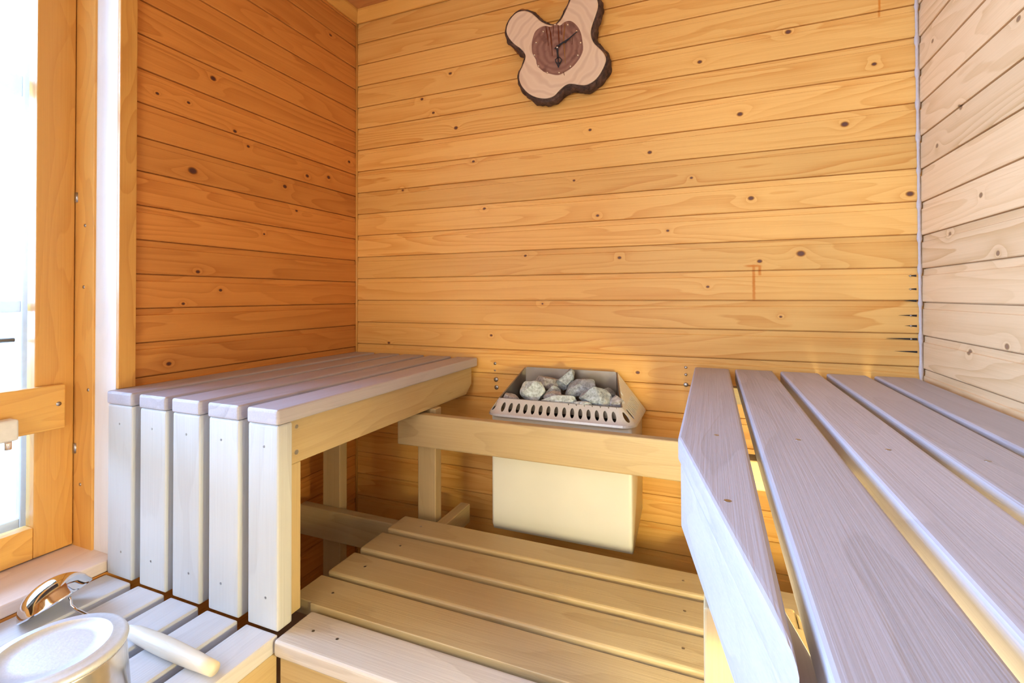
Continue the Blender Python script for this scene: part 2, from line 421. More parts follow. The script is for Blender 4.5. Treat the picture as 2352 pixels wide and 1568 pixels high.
# inner sash: stiles and rails of varnished pine
SX0, SX1 = -.222, -.18
obj('sash_stile', board_bm(SX0, SX1, -1.072, -.985, .488, ZO1 - .015, .004), M_pinez, win)
obj('sash_stile', board_bm(SX0, SX1, YO1 + .015, YO1 + .10, .488, ZO1 - .015, .004), M_pinez, win)
obj('sash_rail', board_bm(SX0 + .001, SX1 - .001, YO1 + .10, -1.0725, .488, .571, .003), M_piney, win)
obj('sash_rail', board_bm(SX0 + .001, SX1 - .001, YO1 + .10, -1.0725, ZO1 - .1, ZO1 - .015, .003), M_piney, win)
obj('pane', board_bm(-.205, -.201, YO1 + .095, -1.068, .566, ZO1 - .095, 0), M_glass, win)
# outer white sash with glazing bars
OX0, OX1 = -.31, -.275
obj('outer_frame', board_bm(-.34, -.2605, -1.008, -.965, .44, ZO1, .002), M_white, win)
obj('outer_stile', board_bm(OX0, OX1, -1.062, -1.008, .52, ZO1 - .02, .004), M_white, win)
obj('outer_stile', board_bm(OX0, OX1, YO1, YO1 + .06, .52, ZO1 - .02, .004), M_white, win)
for z0, z1 in ((.52, .575), (1.15, 1.182), (1.755, 1.815), (ZO1 - .07, ZO1 - .02)):
    obj('glazing_bar', board_bm(OX0 + .002, OX1 - .002, YO1 + .06, -1.062, z0, z1, .003), M_white, win)
obj('outer_pane', board_bm(-.294, -.291, YO1 + .055, -1.058, .57, ZO1 - .06, 0), M_glass, win)
obj('outer_sill', poly_bm([(-.262, .47), (-.262, .50), (-.42, .47), (-.42, .44)], YO1, -.97, .002, axis='y'), M_white, win)
# sill
obj('windowsill', board_bm(-.26, .002, YO1, -.9705, .4535, .484, .004), wood('sill_board', 1, (.72, .60, .52), (.52, .38, .30), rough=.35, grain=.4), win)
# hinge pins between sash and casing
for z in (.76, 1.478):
    obj('hinge', tube_bm([(-.176, -.982, z - .014), (-.176, -.982, z + .014)], .0055, 12), M_nail, win, True)
for x, z in ((-.135, 1.395), (-.14, 1.22), (-.115, .93), (-.15, .66)):
    rot = Matrix.Rotation(math.radians(90), 3, 'X')
    obj('screw_head', lathe_bm([(0, .002), (.004, .0015), (.005, 0), (.005, -.003), (0, -.003)], (x, -.983, z), 14, rot), M_nail, win, True)
# horizontal guard board screwed over the sash
gb = obj('guard_board', board_bm(-.1795, -.158, -2.30, -1.014, .828, .949, .004), M_piney, win)
rot = Matrix.Rotation(math.radians(90), 3, 'Y')
obj('screw_head', lathe_bm([(0, .001), (.006, .001), (.006, -.002), (0, -.002)], (-.158, -1.03, .897), 14, rot), M_nail, gb, True)
# cream window catch
hb = obj('catch', board_bm(-.158, -.118, -1.26, -1.128, .828, .882, .008, 4), M_creamp, win, True)
obj('pin', tube_bm([(-.138, -1.142, .83), (-.138, -1.142, .806)], .007, 12), M_brass, hb, True)
obj('stay_bar', tube_bm([(-.255, -1.25, 1.075), (-.255, -1.085, 1.075)], .006, 10), M_nail, win, True)

# ------------------------------------------------------------------ left bench (waterfall bench end)
XS = [(.006, .112), (.142, .246), (.270, .371), (.400, .503), (.530, .625)]
def nail(bm, x, y, z, nrm='z', r=.0042):
    rot = {'z': None, 'y': Matrix.Rotation(math.radians(90), 3, 'X'), 'x': Matrix.Rotation(math.radians(90), 3, 'Y'), '-x': Matrix.Rotation(math.radians(-90), 3, 'Y')}[nrm]
    b = lathe_bm([(0, .0004), (r * .7, .0005), (r, .0003), (r * 1.0, -.001), (0, -.001)], (x, y, z), 12, rot)
    return join(bm, b, 1)
def dent(bm, x, y, z, nrm='y', r=.0045):
    rot = {'z': None, 'y': Matrix.Rotation(math.radians(90), 3, 'X')}[nrm]
    b = lathe_bm([(0, .0003), (r, .0003), (r, -.001)], (x, y, z), 12, rot)
    return join(bm, b, 2)

bench = thing('sauna_bench', 'raised grey slatted bench along the left wall with vertical end boards', 'bench', (.31, -.5, 0))
for i, (x0, x1) in enumerate(XS):
    bm = board_bm(x0, x1, -1.002, -.012, .905, .94, .007)
    o = obj('seat_board', bm, M_gry, bench)
    bm = board_bm(x0 + .001, x1 - .001, -.999, -.958, .4512, .9045, .006)
    xc = (x0 + x1) / 2
    for zz in (.855, .52):
        bm = nail(bm, xc + random.uniform(-.01, .012), -.999, zz, 'y', .003)
    obj('end_board', bm, [M_grz, M_nail, M_dark], bench)
# apron under the right edge, angled off at its back end
bm = poly_bm([(-.957, .9045), (-.957, .800), (-.075, .800), (-.028, .835), (-.028, .9045)], .572, .606, .003, axis='x')
bm = nail(bm, .606, -.93, .825, 'x', .006); bm = nail(bm, .606, -.93, .885, 'x', .005)
obj('apron', bm, [M_warmy, M_nail], bench)
obj('apron', board_bm(.02, .048, -.957, -.028, .81, .9045, .003), M_warmy, bench)
obj('leg', board_bm(.562, .604, -.957, -.914, .4512, .7995, .004), M_warmz, bench)
obj('leg', board_bm(.55, .622, -.335, -.295, 0.0, .7995, .004), M_warmz, bench)
obj('leg', board_bm(.155, .235, -.372, -.332, 0.0, .9045, .004), M_warmz, bench)
obj('cross_bar', board_bm(.049, .571, -.90, -.86, .835, .9045, .003), M_warmx, bench)
obj('cross_bar', board_bm(.049, .5715, -.30, -.262, .835, .9045, .003), M_warmx, bench)

# ------------------------------------------------------------------ lower platform by the window
low = thing('lower_platform', 'low grey slatted platform below the window, holding the pail and ladle', 'bench', (.31, -1.7, 0))
for i, (x0, x1) in enumerate(XS):
    obj('platform_board', board_bm(x0, x1 + (.0 if i < 4 else .002), -2.45, -.9995, .414, .45, .006), M_paley, low)
obj('side_panel', board_bm(.588, .6245, -2.44, -1.001, .28, .4135, .003), M_warmy, low)
obj('side_panel', board_bm(.588, .6245, -2.44, -1.001, .10, .275, .003), M_warmy, low)
obj('bearer', board_bm(.01, .5875, -1.30, -1.26, .34, .4135, .003), M_warmx, low)
obj('bearer', board_bm(.01, .5875, -2.2, -2.16, .34, .4135, .003), M_warmx, low)
for y in (-1.08, -2.38):
    obj('leg', board_bm(.53, .5875, y - .03, y + .03, 0, .34, .003), M_warmz, low)
    obj('leg', board_bm(.02, .0775, y - .03, y + .03, 0, .4135, .003), M_warmz, low)

# ------------------------------------------------------------------ middle footboard platform
foot = thing('foot_platform', 'low platform of wide boards crossing in front of the heater', 'bench', (1.1, -.72, 0))
FY = [(-.505, -.405, .545), (-.636, -.528, .545), (-.766, -.657, .545), (-.890, -.786, .545), (-1.018, -.908, .632)]
for i, (y0, y1, xl) in enumerate(FY):
    bm = board_bm(xl, 2.07, y0, y1, .414, .45, .009, 4) if i != 3 else poly_bm([(.608, y0), (.608, -.885), (.545, -.885 + .0), (.545, y1), (2.07, y1), (2.07, y0)], .414, .45, .007)
    yc = (y0 + y1) / 2
    for xx in ((.64, 1.44) if i != 4 else (.68, .76)):
        bm = nail(bm, xx + random.uniform(-.015, .015), yc, .45, 'z', .0035)
    obj('platform_board', bm, [M_warmx if i < 4 else M_grx_lit, M_nail], foot)
obj('front_panel', board_bm(.632, 2.07, -1.0, -.965, .27, .4135, .003), M_warmx, foot)
obj('front_panel', board_bm(.632, 2.07, -1.0, -.965, .10, .265, .003), M_warmx, foot)
obj('bearer', board_bm(.63, .668, -.96, -.165, .345, .4135, .003), M_warmy, foot)
obj('bearer', board_bm(1.47, 1.51, -.96, -.20, .345, .4135, .003), M_warmy, foot)
obj('cross_bar', board_bm(.075, .6295, -.412, -.374, .305, .4135, .006), M_warmx, foot)
obj('leg', board_bm(.669, .71, -.40, -.36, 0, .4135, .003), M_warmz, foot)
obj('leg', board_bm(1.511, 1.55, -.40, -.36, 0, .4135, .003), M_warmz, foot)
obj('leg', board_bm(.669, .71, -.963, -.92, 0, .4135, .003), M_warmz, foot)
obj('leg', board_bm(1.90, 1.95, -.963, -.92, 0, .4135, .003), M_warmz, foot)

# ------------------------------------------------------------------ right bench
ZT = .948
rb = thing('sauna_bench', 'high grey slatted bench along the right wall with cut-off front corner', 'bench', (1.77, -1.0, 0))
RX = [(1.457, 1.564), (1.581, 1.692), (1.712, 1.818), (1.838, 1.943), (1.960, 2.066)]
def cutx(y): return 1.455 + (-.908 - y) * .2065         # the cut-off corner line
def cuty(x): return -.908 - (x - 1.455) / .2065
YN = -2.3
for i, (x0, x1) in enumerate(RX):
    if i == 0: pts = [(x0, -.035), (x0, -.915), (x1, cuty(x1)), (x1, -.035)]
    elif i == 1: pts = [(x0, -.035), (x0, cuty(x0)), (x1, cuty(x1)), (x1, -.035)]
    else: pts = [(x0, -.035), (x0, YN), (x1, YN), (x1, -.035)]
    bm = poly_bm(pts, ZT - .042, ZT, .008, 4)
    xc = (x0 + x1) / 2
    for yy in (-.14, -.87, -1.17):
        if i == 0 and yy < -1.1: xx = 1.535
        else: xx = xc
        if yy < -1.1 and i > 0: continue
        bm = nail(bm, xx + random.uniform(-.01, .01), yy + random.uniform(-.02, .02), ZT, 'z', .0042)
    obj('seat_board', bm, [M_gry, M_nail], rb)
# angled fascia under the cut corner
ya, yb = -.925, -1.95
pts = [(cutx(ya) + .003, ya), (cutx(yb) + .003, yb), (cutx(yb) + .037, yb), (cutx(ya) + .037, ya)]
bm = poly_bm(pts, .800, ZT - .0425, .003)
obj('fascia', bm, M_gry, rb)
for y in (-.13, -.845):
    obj('cross_bar', board_bm(1.475, 2.07, y - .02, y + .02, .855, ZT - .0425, .003), M_warmx, rb)
obj('cross_bar', board_bm(1.74, 2.07, -2.0, -1.96, .855, ZT - .0425, .003), M_warmx, rb)
obj('leg', board_bm(1.500, 1.605, -1.14, -1.10, 0, .7985, .004), M_warmz, rb)
obj('leg', board_bm(1.72, 1.80, -1.96, -1.92, 0, ZT - .0425, .004), M_warmz, rb)
obj('leg', board_bm(1.39, 1.455, -.36, -.32, 0, .79, .004), M_warmz, rb) if False else None
obj('leg', board_bm(1.49, 1.53, -.19, -.15, 0, .8545, .004), M_warmz, rb)
bm = poly_bm([(1.6055, -1.105), (1.628, -1.213), (1.600, -1.2185), (1.588, -1.1405), (1.6055, -1.1405)], .755, .80, .003)
obj('brace', bm, M_warmy, rb)
for y in (-.845 - .06, -2.05):
    obj('wall_bracket', board_bm(2.045, 2.086, y - .05, y + .04, .80, .8545, .002), M_warmy, rb)

# ------------------------------------------------------------------ guard rail before the heater
rail = thing('guard_rail', 'pale wooden rail spanning between both benches in front of the heater', 'rail', (1.0, -.38, .68))
obj('rail_board', board_bm(.51, 1.53, -.40, -.365, .684, .793, .006, 4), M_warmx, rail)
obj('mounting_block', board_bm(.556, .615, -.3645, -.3355, .69, .785, .002), M_warmz, rail)
obj('mounting_block', board_bm(1.47, 1.53, -.3645, -.31, .69, .90, .002), M_warmz, rail)

# ------------------------------------------------------------------ heater
hx0, hx1 = .802, 1.280
heater = thing('sauna_heater', 'cream and steel electric sauna heater full of grey stones on back wall', 'heater', (1.04, -.02, .37))
prof = [(-.022, .782), (-.262, .782), (-.262, .405), (-.250, .382), (-.022, .440)]
bm = bmesh.new()
lo = [bm.verts.new((hx0, y, z)) for y, z in prof]; hi = [bm.verts.new((hx1, y, z)) for y, z in prof]
bm.faces.new(lo); bm.faces.new(hi[::-1])
for i in range(5): bm.faces.new((lo[i], lo[(i + 1) % 5], hi[(i + 1) % 5], hi[i]))
bmesh.ops.recalc_face_normals(bm, faces=bm.faces)
ed = [e for e in bm.edges if all(v.co.y < -.2 for v in e.verts)]
bevel_all(bm, ed, .018, 6)
obj('body', bm, M_cream, heater, True)
obj('mounting_bracket', board_bm(hx0 + .03, hx1 - .03, -.0215, -.0002, .46, .75, 0), M_steel2, heater)
obj('neck', board_bm(hx0 + .004, hx1 - .004, -.258, -.024, .7825, .7875, .001), M_steel2, heater)

def arc(c, r, a0, a1, n): return [(c[0] + r * math.cos(math.radians(a0 + (a1 - a0) * i / n)), c[1] + r * math.sin(math.radians(a0 + (a1 - a0) * i / n))) for i in range(n + 1)]
# sections of the shroud: base and rim curves as functions of one parameter
bx0, bx1, byf, byb, bz, br = .790, 1.292, -.285, -.024, .790, .045
tx0f, tx1f, tyf, tyb = .817, 1.246, -.236, -.032
tx0b, tx1b, tzf, tzb = .840, 1.196, .834, .914
def base_side(right, a):        # a 0 front .. 1 back
    x = bx1 if right else bx0
    return Vector((x, (byf + br) + ((byb) - (byf + br)) * a, bz))
def top_side(right, a):
    xf, xb = (tx1f, tx1b) if right else (tx0f, tx0b)
    y = (tyf + .01) + (tyb - tyf - .01) * a
    return Vector((xf + (xb - xf) * a, y, tzf + (tzb - tzf) * a))
def base_front(a): return Vector((bx0 + br + (bx1 - bx0 - 2 * br) * a, byf, bz))
def top_front(a):
    p0 = top_side(False, 0); p1 = top_side(True, 0)
    x0, x1 = p0.x + .016, p1.x - .016
    return Vector((x0 + (x1 - x0) * a, tyf, tzf))
def base_corner(right, a):      # a 0 at front straight, 1 at side
    ang = math.radians(-90 + 90 * a) if right else math.radians(-90 - 90 * a)
    cx = bx1 - br if right else bx0 + br
    return Vector((cx + br * math.cos(ang), byf + br + br * math.sin(ang), bz))
def top_corner(right, a):
    p0 = top_front(1 if right else 0); p1 = top_side(right, 0)
    ang = math.radians(90 * a)
    return Vector((p0.x + (p1.x - p0.x) * math.sin(ang), p0.y + (p1.y - p0.y) * (1 - math.cos(ang)), p0.z + (p1.z - p0.z) * a))
def cell(bm, fb, ft, a0, a1, hole=None, t0=0., t1=1.):
    """one shroud cell between parameters a0..a1; hole=(ca,ct,ra,rt,shear) in cell fractions"""
    def P(s, t):
        a = a0 + (a1 - a0) * s; q = t0 + (t1 - t0) * t
        b, c = fb(a), ft(a); v = b.lerp(c, q)
        return v
    if not hole:
        n = 4
        g = [[bm.verts.new(P(i / n, j / 2)) for j in range(3)] for i in range(n + 1)]
        for i in range(n):
            for j in range(2): bm.faces.new((g[i][j], g[i + 1][j], g[i + 1][j + 1], g[i][j + 1]))
        return
    ca, ct, ra, rt, sh = hole; N = 24; outer, inner = [], []
    for k in range(N):
        th = 2 * math.pi * (k + .5) / N; c, s = math.cos(th), math.sin(th); mm = max(abs(c), abs(s))
        outer.append(bm.verts.new(P(.5 + .5 * c / mm, .5 + .5 * s / mm)))
        ss = s * rt
        inner.append(bm.verts.new(P(ca + ra * c + sh * ss, ct + ss)))
    for k in range(N): bm.faces.new((outer[k], outer[(k + 1) % N], inner[(k + 1) % N], inner[k]))
    # cell corners
    for (s, t) in ((1, 1), (0, 1), (0, 0), (1, 0)):
        v = bm.verts.new(P(s, t)); pv = sorted(outer, key=lambda w: (w.co - v.co).length)[:2]
        try: bm.faces.new((v, pv[0], pv[1]))
        except ValueError: pass
bm = bmesh.new()
H = (.5, .46, .26, .30, 0)
for k in range(15): cell(bm, base_front, top_front, k / 15, (k + 1) / 15, H)
for right in (False, True):
    fb = lambda a, r=right: base_corner(r, a); ft = lambda a, r=right: top_corner(r, a)
    cell(bm, fb, ft, 0, .22); cell(bm, fb, ft, .22, .78, (.5, .46, .30, .30, 0)); cell(bm, fb, ft, .78, 1)
    fb = lambda a, r=right: base_side(r, a); ft = lambda a, r=right: top_side(r, a)
    a = 0.0
    cell(bm, fb, ft, 0, .02)
    cell(bm, fb, ft, .02, .14, (.5, .46, .34, .28, 0)); cell(bm, fb, ft, .14, .17)
    for k in range(8):
        a = .17 + .085 * k
        cell(bm, fb, ft, a, a + .085, (.5, .42 - .012 * k, .24, .26 - .012 * k, 0))
    cell(bm, fb, ft, .85, 1)
# lower turned lip, upper rim and inner lining
loop = [(lambda a: base_side(False, 1 - a), lambda a: top_side(False, 1 - a), 6), (lambda a: base_corner(False, 1 - a), lambda a: top_corner(False, 1 - a), 8),
        (base_front, top_front, 20), (lambda a: base_corner(True, a), lambda a: top_corner(True, a), 8), (lambda a: base_side(True, a), lambda a: top_side(True, a), 6)]
BP, TP = [], []
for fb, ft, n in loop:
    for i in range(n + 1):
        if BP and (fb(i / n) - BP[-1]).length < 1e-5: continue
        BP.append(fb(i / n)); TP.append(ft(i / n))
def strip(bm, A, Bv):
    va = [bm.verts.new(p) for p in A]; vb = [bm.verts.new(p) for p in Bv]
    for i in range(len(A) - 1): bm.faces.new((va[i], va[i + 1], vb[i + 1], vb[i]))
cen = Vector((1.04, -.15, 0))
strip(bm, BP, [p + Vector((0, 0, -.007)) + (Vector((p.x, p.y, 0)) - cen).normalized() * .002 for p in BP])
strip(bm, [p + Vector((0, 0, -.007)) + (Vector((p.x, p.y, 0)) - cen).normalized() * .002 for p in BP],
      [p + Vector((0, 0, -.012)) - (Vector((p.x, p.y, 0)) - cen).normalized() * .012 for p in BP])
bmesh.ops.remove_doubles(bm, verts=bm.verts, dist=2e-4)
sh = obj('vented_shroud', bm, M_steel, heater)
md = sh.modifiers.new('thick', 'SOLIDIFY'); md.thickness = .0015; md.offset = -1
# inner lining of the stone space
bm = bmesh.new()
INN = [p + (cen + Vector((0, 0, p.z)) - p).normalized() * .004 for p in TP]
rim = [p + Vector((0, 0, .0012)) for p in TP]
strip(bm, rim, [Vector((p.x, p.y, p.z)) for p in INN])
strip(bm, INN, [Vector((p.x, p.y, .797)) for p in INN])
back = [Vector((x, tyb, z)) for x, z in ((tx0b, .797), (tx0b, tzb - .008), (tx0b + .008, tzb + .002), (tx1b - .008, tzb + .002), (tx1b, tzb - .008), (tx1b, .797))]
bm.faces.new([bm.verts.new(p) for p in back])
flo = [bm.verts.new((p.x, p.y, .7975)) for p in INN]; bm.faces.new(flo)
ln = obj('stone_basin', bm, M_steel2, heater)
md = ln.modifiers.new('thick', 'SOLIDIFY'); md.thickness = .001; md.offset = 0

# stones
def stone(c, size, seed, mat, label, rot=(0, 0, 0), cuts=12):
    c = (c[0], c[1] - .004, c[2] + .012); size = tuple(q * 1.06 for q in size)
    rnd = random.Random(seed)
    b = bmesh.new(); bmesh.ops.create_icosphere(b, subdivisions=4, radius=1)
    pl = []
    for k in range(cuts):
        v = Vector((rnd.gauss(0, 1), rnd.gauss(0, 1), rnd.gauss(0, 1))).normalized(); pl.append((v, rnd.uniform(.56, .88)))
    for v in b.verts:
        p = v.co.copy()
        for n, d in pl:
            k = p.dot(n)
            if k > d: p -= n * (k - d)
        p += p.normalized() * (noise.noise(p * 2.2 + Vector((seed, 0, 0))) * .06 + noise.noise(p * 7 + Vector((0, seed, 0))) * .025)
        v.co = p
    mx = [max(abs(v.co[i]) for v in b.verts) for i in range(3)]
    for v in b.verts: v.co = Vector((v.co[i] / mx[i] * size[i] / 2 for i in range(3)))
    M = Matrix.Translation(Vector(c)) @ (Matrix.Rotation(rot[2], 4, 'Z') @ Matrix.Rotation(rot[1], 4, 'Y') @ Matrix.Rotation(rot[0], 4, 'X'))
    bmesh.ops.transform(b, matrix=M, verts=b.verts)
    low = min(v.co.z for v in b.verts)
    if low < .7995: bmesh.ops.translate(b, verts=b.verts, vec=(0, 0, .7995 - low)); low = .7995
    base = (c[0], c[1], low)
    o = obj('sauna_stone', b, M_st[mat], None, False, base=base)
    for p in o.data.polygons: p.use_smooth = True
    try:
        o.data.set_sharp_from_angle(angle=math.radians(24))
    except Exception: pass
    tag(o, label, 'stone', 'stones in the heater')
ST = [
 ((.925, -.165, .838), (.094, .070, .088), 3, 2, 'big pale rounded stone at the front left of the heater', (0, .12, .2)),
 ((.858, -.200, .810), (.070, .040, .045), 5, 1, 'small low reddish stone in the front left corner of the heater', (0, .25, .1)),
 ((.948, -.085, .852), (.090, .060, .070), 8, 1, 'reddish grey stone behind the big pale front left stone', (0, -.1, .3)),
 ((.985, -.135, .826), (.058, .060, .064), 11, 0, 'small grey stone between the pale front left stone and brown pebble', (0, .2, .6)),
 ((1.022, -.085, .872), (.050, .045, .092), 13, 0, 'upright narrow grey stone that stands tallest in the heater', (.1, .55, .0)),
 ((1.085, -.105, .846), (.130, .090, .076), 17, 0, 'broad dark grey wedge stone in the middle at the back', (0, -.28, .1)),
 ((1.000, -.178, .832), (.064, .036, .034), 19, 1, 'small brown flat stone in the middle of the heater', (0, -.25, .2)),
 ((1.030, -.206, .824), (.118, .034, .040), 23, 2, 'long flat grey stone lying along the front rim of the heater', (0, -.12, .0)),
 ((1.150, -.182, .834), (.118, .070, .078), 29, 0, 'large speckled stone at the front right of the heater', (0, .2, -.1)),
 ((1.222, -.190, .824), (.044, .036, .052), 31, 1, 'small brownish stone wedged into the right front corner', (0, .5, .4)),
 ((1.120, -.222, .818), (.070, .022, .026), 37, 2, 'thin pale stone just above the front rim on the right', (0, .05, .05)),
 ((1.165, -.078, .822), (.064, .060, .060), 41, 0, 'dark stone low at the back right behind the large speckled one', (0, 0, .4)),
 ((.885, -.085, .822), (.070, .070, .060), 43, 0, 'dark stone low at the back left corner of the heater', (0, 0, .9)),
]
for a in ST: stone(a[0], a[1], a[2], a[3], a[4], a[5])

# ------------------------------------------------------------------ clock: slice of trunk with bark
def cimg(u, v, y):            # point on the plane y=const seen at a picture position (used only to size the outline)
    d = F + R2 * (u - 1176) / FPX - U2 * (v - CY) / FPX
    t = (y + 1.8) / d.y
    return Vector((CX + d.x * t, y, CZ + d.z * t))
CO = [(945,318),(1000,300),(1060,230),(1110,130),(1160,20),(1205,-90),(1290,-150),(1400,-150),(1490,-90),(1530,0),(1535,90),(1500,210),(1455,340),(1445,440),(1480,540),(1560,620),(1620,690),(1640,770),(1600,880),(1540,980),(1470,1050),(1380,1095),(1290,1095),(1180,1080),(1110,1100),(1030,1170),(960,1240),(850,1270),(720,1250),(620,1195),(545,1110),(510,1020),(515,930),(555,840),(590,740),(575,680),(520,620),(450,570),(380,490),(345,400),(370,290),(430,200),(500,145),(590,130),(670,155),(740,210),(800,265),(870,300)]
Z_ = .17857
pts = [cimg(1100 + a * Z_, b * Z_, -.06) for a, b in CO]
# the slice hangs straight: outline in x, z only
def catmull(P, n=4):
    out = []; L = len(P)
    for i in range(L):
        p0, p1, p2, p3 = P[i - 1], P[i], P[(i + 1) % L], P[(i + 2) % L]
        for k in range(n):
            t = k / n
            out.append(.5 * ((2 * p1) + (p2 - p0) * t + (2 * p0 - 5 * p1 + 4 * p2 - p3) * t * t + (3 * p1 - p0 - 3 * p2 + p3) * t ** 3))
    return out
OUT = catmull(pts)
CC = cimg(1280, 108, -.06)
clock = thing('wall_clock', 'four-lobed tree slice clock with dark bark edge on the back wall', 'clock', (CC.x, 0, CC.z))
def ofs(P, d, y, amp=0., seed=0.):
    r = []; L = len(P)
    for i, p in enumerate(P):
        t = (P[(i + 1) % L] - P[i - 1]).normalized(); n = Vector((t.z, 0, -t.x))
        if i == 0: pass
        k = d + (noise.noise(Vector((p.x * 28, p.z * 28, seed))) * amp + noise.noise(Vector((p.x * 90, p.z * 90, seed))) * amp * .35)
        r.append(Vector((p.x + n.x * k, y, p.z + n.z * k)))
    return r
# orientation check: offset must grow outward
def area2(P): return sum(P[i].x * P[(i + 1) % len(P)].z - P[(i + 1) % len(P)].x * P[i].z for i in range(len(P)))
sgn = 1 if abs(area2(ofs(OUT, .004, 0))) > abs(area2(OUT)) else -1
def loft(rings, bm=None, cap0=False, cap1=False):
    b = bmesh.new(); vs = [[b.verts.new(p) for p in r] for r in rings]; L = len(rings[0])
    for i in range(len(vs) - 1):
        for k in range(L): b.faces.new((vs[i][k], vs[i][(k + 1) % L], vs[i + 1][(k + 1) % L], vs[i + 1][k]))
    if cap0: b.faces.new(vs[0])
    if cap1: b.faces.new(vs[-1])
    return join(bm, b)
def face_mat():
    m, nt, p = newmat('tree_slice'); B = NB(nt)
    tc = nt.nodes.new('ShaderNodeTexCoord'); sep = nt.nodes.new('ShaderNodeSeparateXYZ'); B.link(tc.outputs['Object'], sep.inputs[0])
    x, z = sep.outputs[0], sep.outputs[2]
    r = B.math('SQRT', B.math('ADD', B.math('MULTIPLY', x, x), B.math('MULTIPLY', z, z)))
    n = B.noise(tc.outputs['Object'], 7, 2); rr = B.math('ADD', B.math('MULTIPLY', r, 70), B.math('MULTIPLY', n, 9))
    w = B.math('SINE', B.math('MULTIPLY', rr, 2.2))
    c = B.ramp(B.math('MULTIPLY_ADD', w, .5, .5), [(0, (.68, .50, .35)), (.5, (.78, .61, .44)), (1, (.76, .58, .41))])
    B.link(c, p.inputs['Base Color']); p.inputs['Roughness'].default_value = .4; p.inputs['Coat Weight'].default_value = .3
    return m
def bark_mat():
    m, nt, p = newmat('bark'); B = NB(nt); tc = nt.nodes.new('ShaderNodeTexCoord')
    n = B.noise(tc.outputs['Object'], 45, 6, .7, .6); n2 = B.noise(tc.outputs['Object'], 14, 2)
    c = B.ramp(n, [(.35, (.03, .018, .015)), (.55, (.11, .06, .045)), (.7, (.20, .12, .09))])
    c = B.mix(B.ramp(n2, [(.62, (0, 0, 0)), (.68, (1, 1, 1))]), c, (.42, .18, .05))
    B.link(c, p.inputs['Base Color']); p.inputs['Roughness'].default_value = .75
    b = nt.nodes.new('ShaderNodeBump'); b.inputs['Strength'].default_value = 1; b.inputs['Distance'].default_value = .01
    B.link(n, b.inputs['Height']); B.link(b.outputs[0], p.inputs['Normal'])
    return m
def heart_mat():
    m, nt, p = newmat('heartwood'); B = NB(nt)
    tc = nt.nodes.new('ShaderNodeTexCoord'); sep = nt.nodes.new('ShaderNodeSeparateXYZ'); B.link(tc.outputs['Object'], sep.inputs[0])
    x, z = sep.outputs[0], sep.outputs[2]
    r = B.math('SQRT', B.math('ADD', B.math('MULTIPLY', x, x), B.math('MULTIPLY', z, z)))
    n = B.noise(tc.outputs['Object'], 12, 3); w = B.math('SINE', B.math('ADD', B.math('MULTIPLY', r, 300), B.math('MULTIPLY', n, 14)))
    c = B.ramp(B.math('MULTIPLY_ADD', w, .5, .5), [(0, (.22, .105, .08)), (1, (.31, .165, .125))])
    c = B.mix(B.ramp(B.noise(tc.outputs['Object'], 30, 4), [(.55, (0, 0, 0)), (.7, (.7, .7, .7))]), c, (.12, .05, .04))
    B.link(c, p.inputs['Base Color']); p.inputs['Roughness'].default_value = .35
    return m
M_face, M_bark, M_heart = face_mat(), bark_mat(), heart_mat()
YFc = -.060
o = obj('slice_face', loft([ofs(OUT, -.002 * sgn, -.012), ofs(OUT, -.002 * sgn, YFc + .002), ofs(OUT, -.005 * sgn, YFc)], None, True, True), M_face, clock)
o = obj('bark', loft([ofs(OUT, -.001 * sgn, YFc + .004), ofs(OUT, .004 * sgn, YFc + .003, .003 , 1), ofs(OUT, .009 * sgn, -.045, .008, 2), ofs(OUT, .012 * sgn, -.03, .011, 3), ofs(OUT, .011 * sgn, -.015, .011, 4), ofs(OUT, .008 * sgn, -.001, .010, 5), ofs(OUT, -.004 * sgn, -.001)]), M_bark, clock, True)
# dark heart
HC = cimg(1100 + 1010 * Z_, 635 * Z_, YFc)
HO = [(860,335),(930,345),(978,300),(1040,330),(1100,285),(1180,270),(1260,330),(1310,420),(1330,520),(1340,640),(1300,740),(1235,830),(1180,880),(1100,930),(1020,965),(920,950),(830,920),(750,840),(735,770),(690,690),(680,600),(690,500),(730,400),(800,350)]
HP = catmull([cimg(1100 + a * Z_, b * Z_, YFc) for a, b in HO], 3)
bm = loft([[Vector((p.x, YFc + .001, p.z)) for p in HP], [Vector((p.x, YFc - .0006, p.z)) for p in HP]], None, False, True)
obj('heartwood', bm, M_heart, clock)
# cracks and resin runs in the heart
M_crack = simple('resin_crack', (.16, .035, .012), .3); M_crack2 = simple('ochre_run', (.34, .15, .04), .35)
for (pl, w, mt) in (([(862,340),(875,420),(888,500),(895,590)], 9, M_crack), ([(905,350),(925,450),(935,560),(945,720)], 10, M_crack), ([(1020,330),(1025,420),(1030,520),(1035,610)], 10, M_crack),
                    ([(1110,290),(1100,400),(1090,500),(1100,640),(1112,820)], 9, M_crack2), ([(1065,330),(1062,450)], 9, M_crack), ([(960,330),(955,470)], 8, M_crack), ([(1205,480),(1198,575)], 6, M_crack), ([(1090,925),(1100,970)], 6, M_crack)):
    pts_ = [cimg(1100 + a * Z_, b * Z_, YFc) + Vector((0, -.001, 0)) for a, b in pl]
    obj('crack', tube_bm(pts_, [w * Z_ / 670 * (.6 if i in (0, len(pts_) - 1) else 1) for i in range(len(pts_))], 8), mt, clock, True)
rot = Matrix.Rotation(math.radians(90), 3, 'X')
for a, b in ((978,320),(1142,320),(1257,402),(1307,550),(1272,712),(1176,854),(1032,935),(880,935),(767,850),(715,710),(737,550),(828,407)):
    p = cimg(1100 + a * Z_, b * Z_, YFc)
    obj('hour_stud', lathe_bm([(0, .0045), (.0022, .0038), (.004, .0016), (.0043, -.001), (0, -.001)], (p.x, YFc - .0006, p.z), 14, rot), M_brass, clock, True)
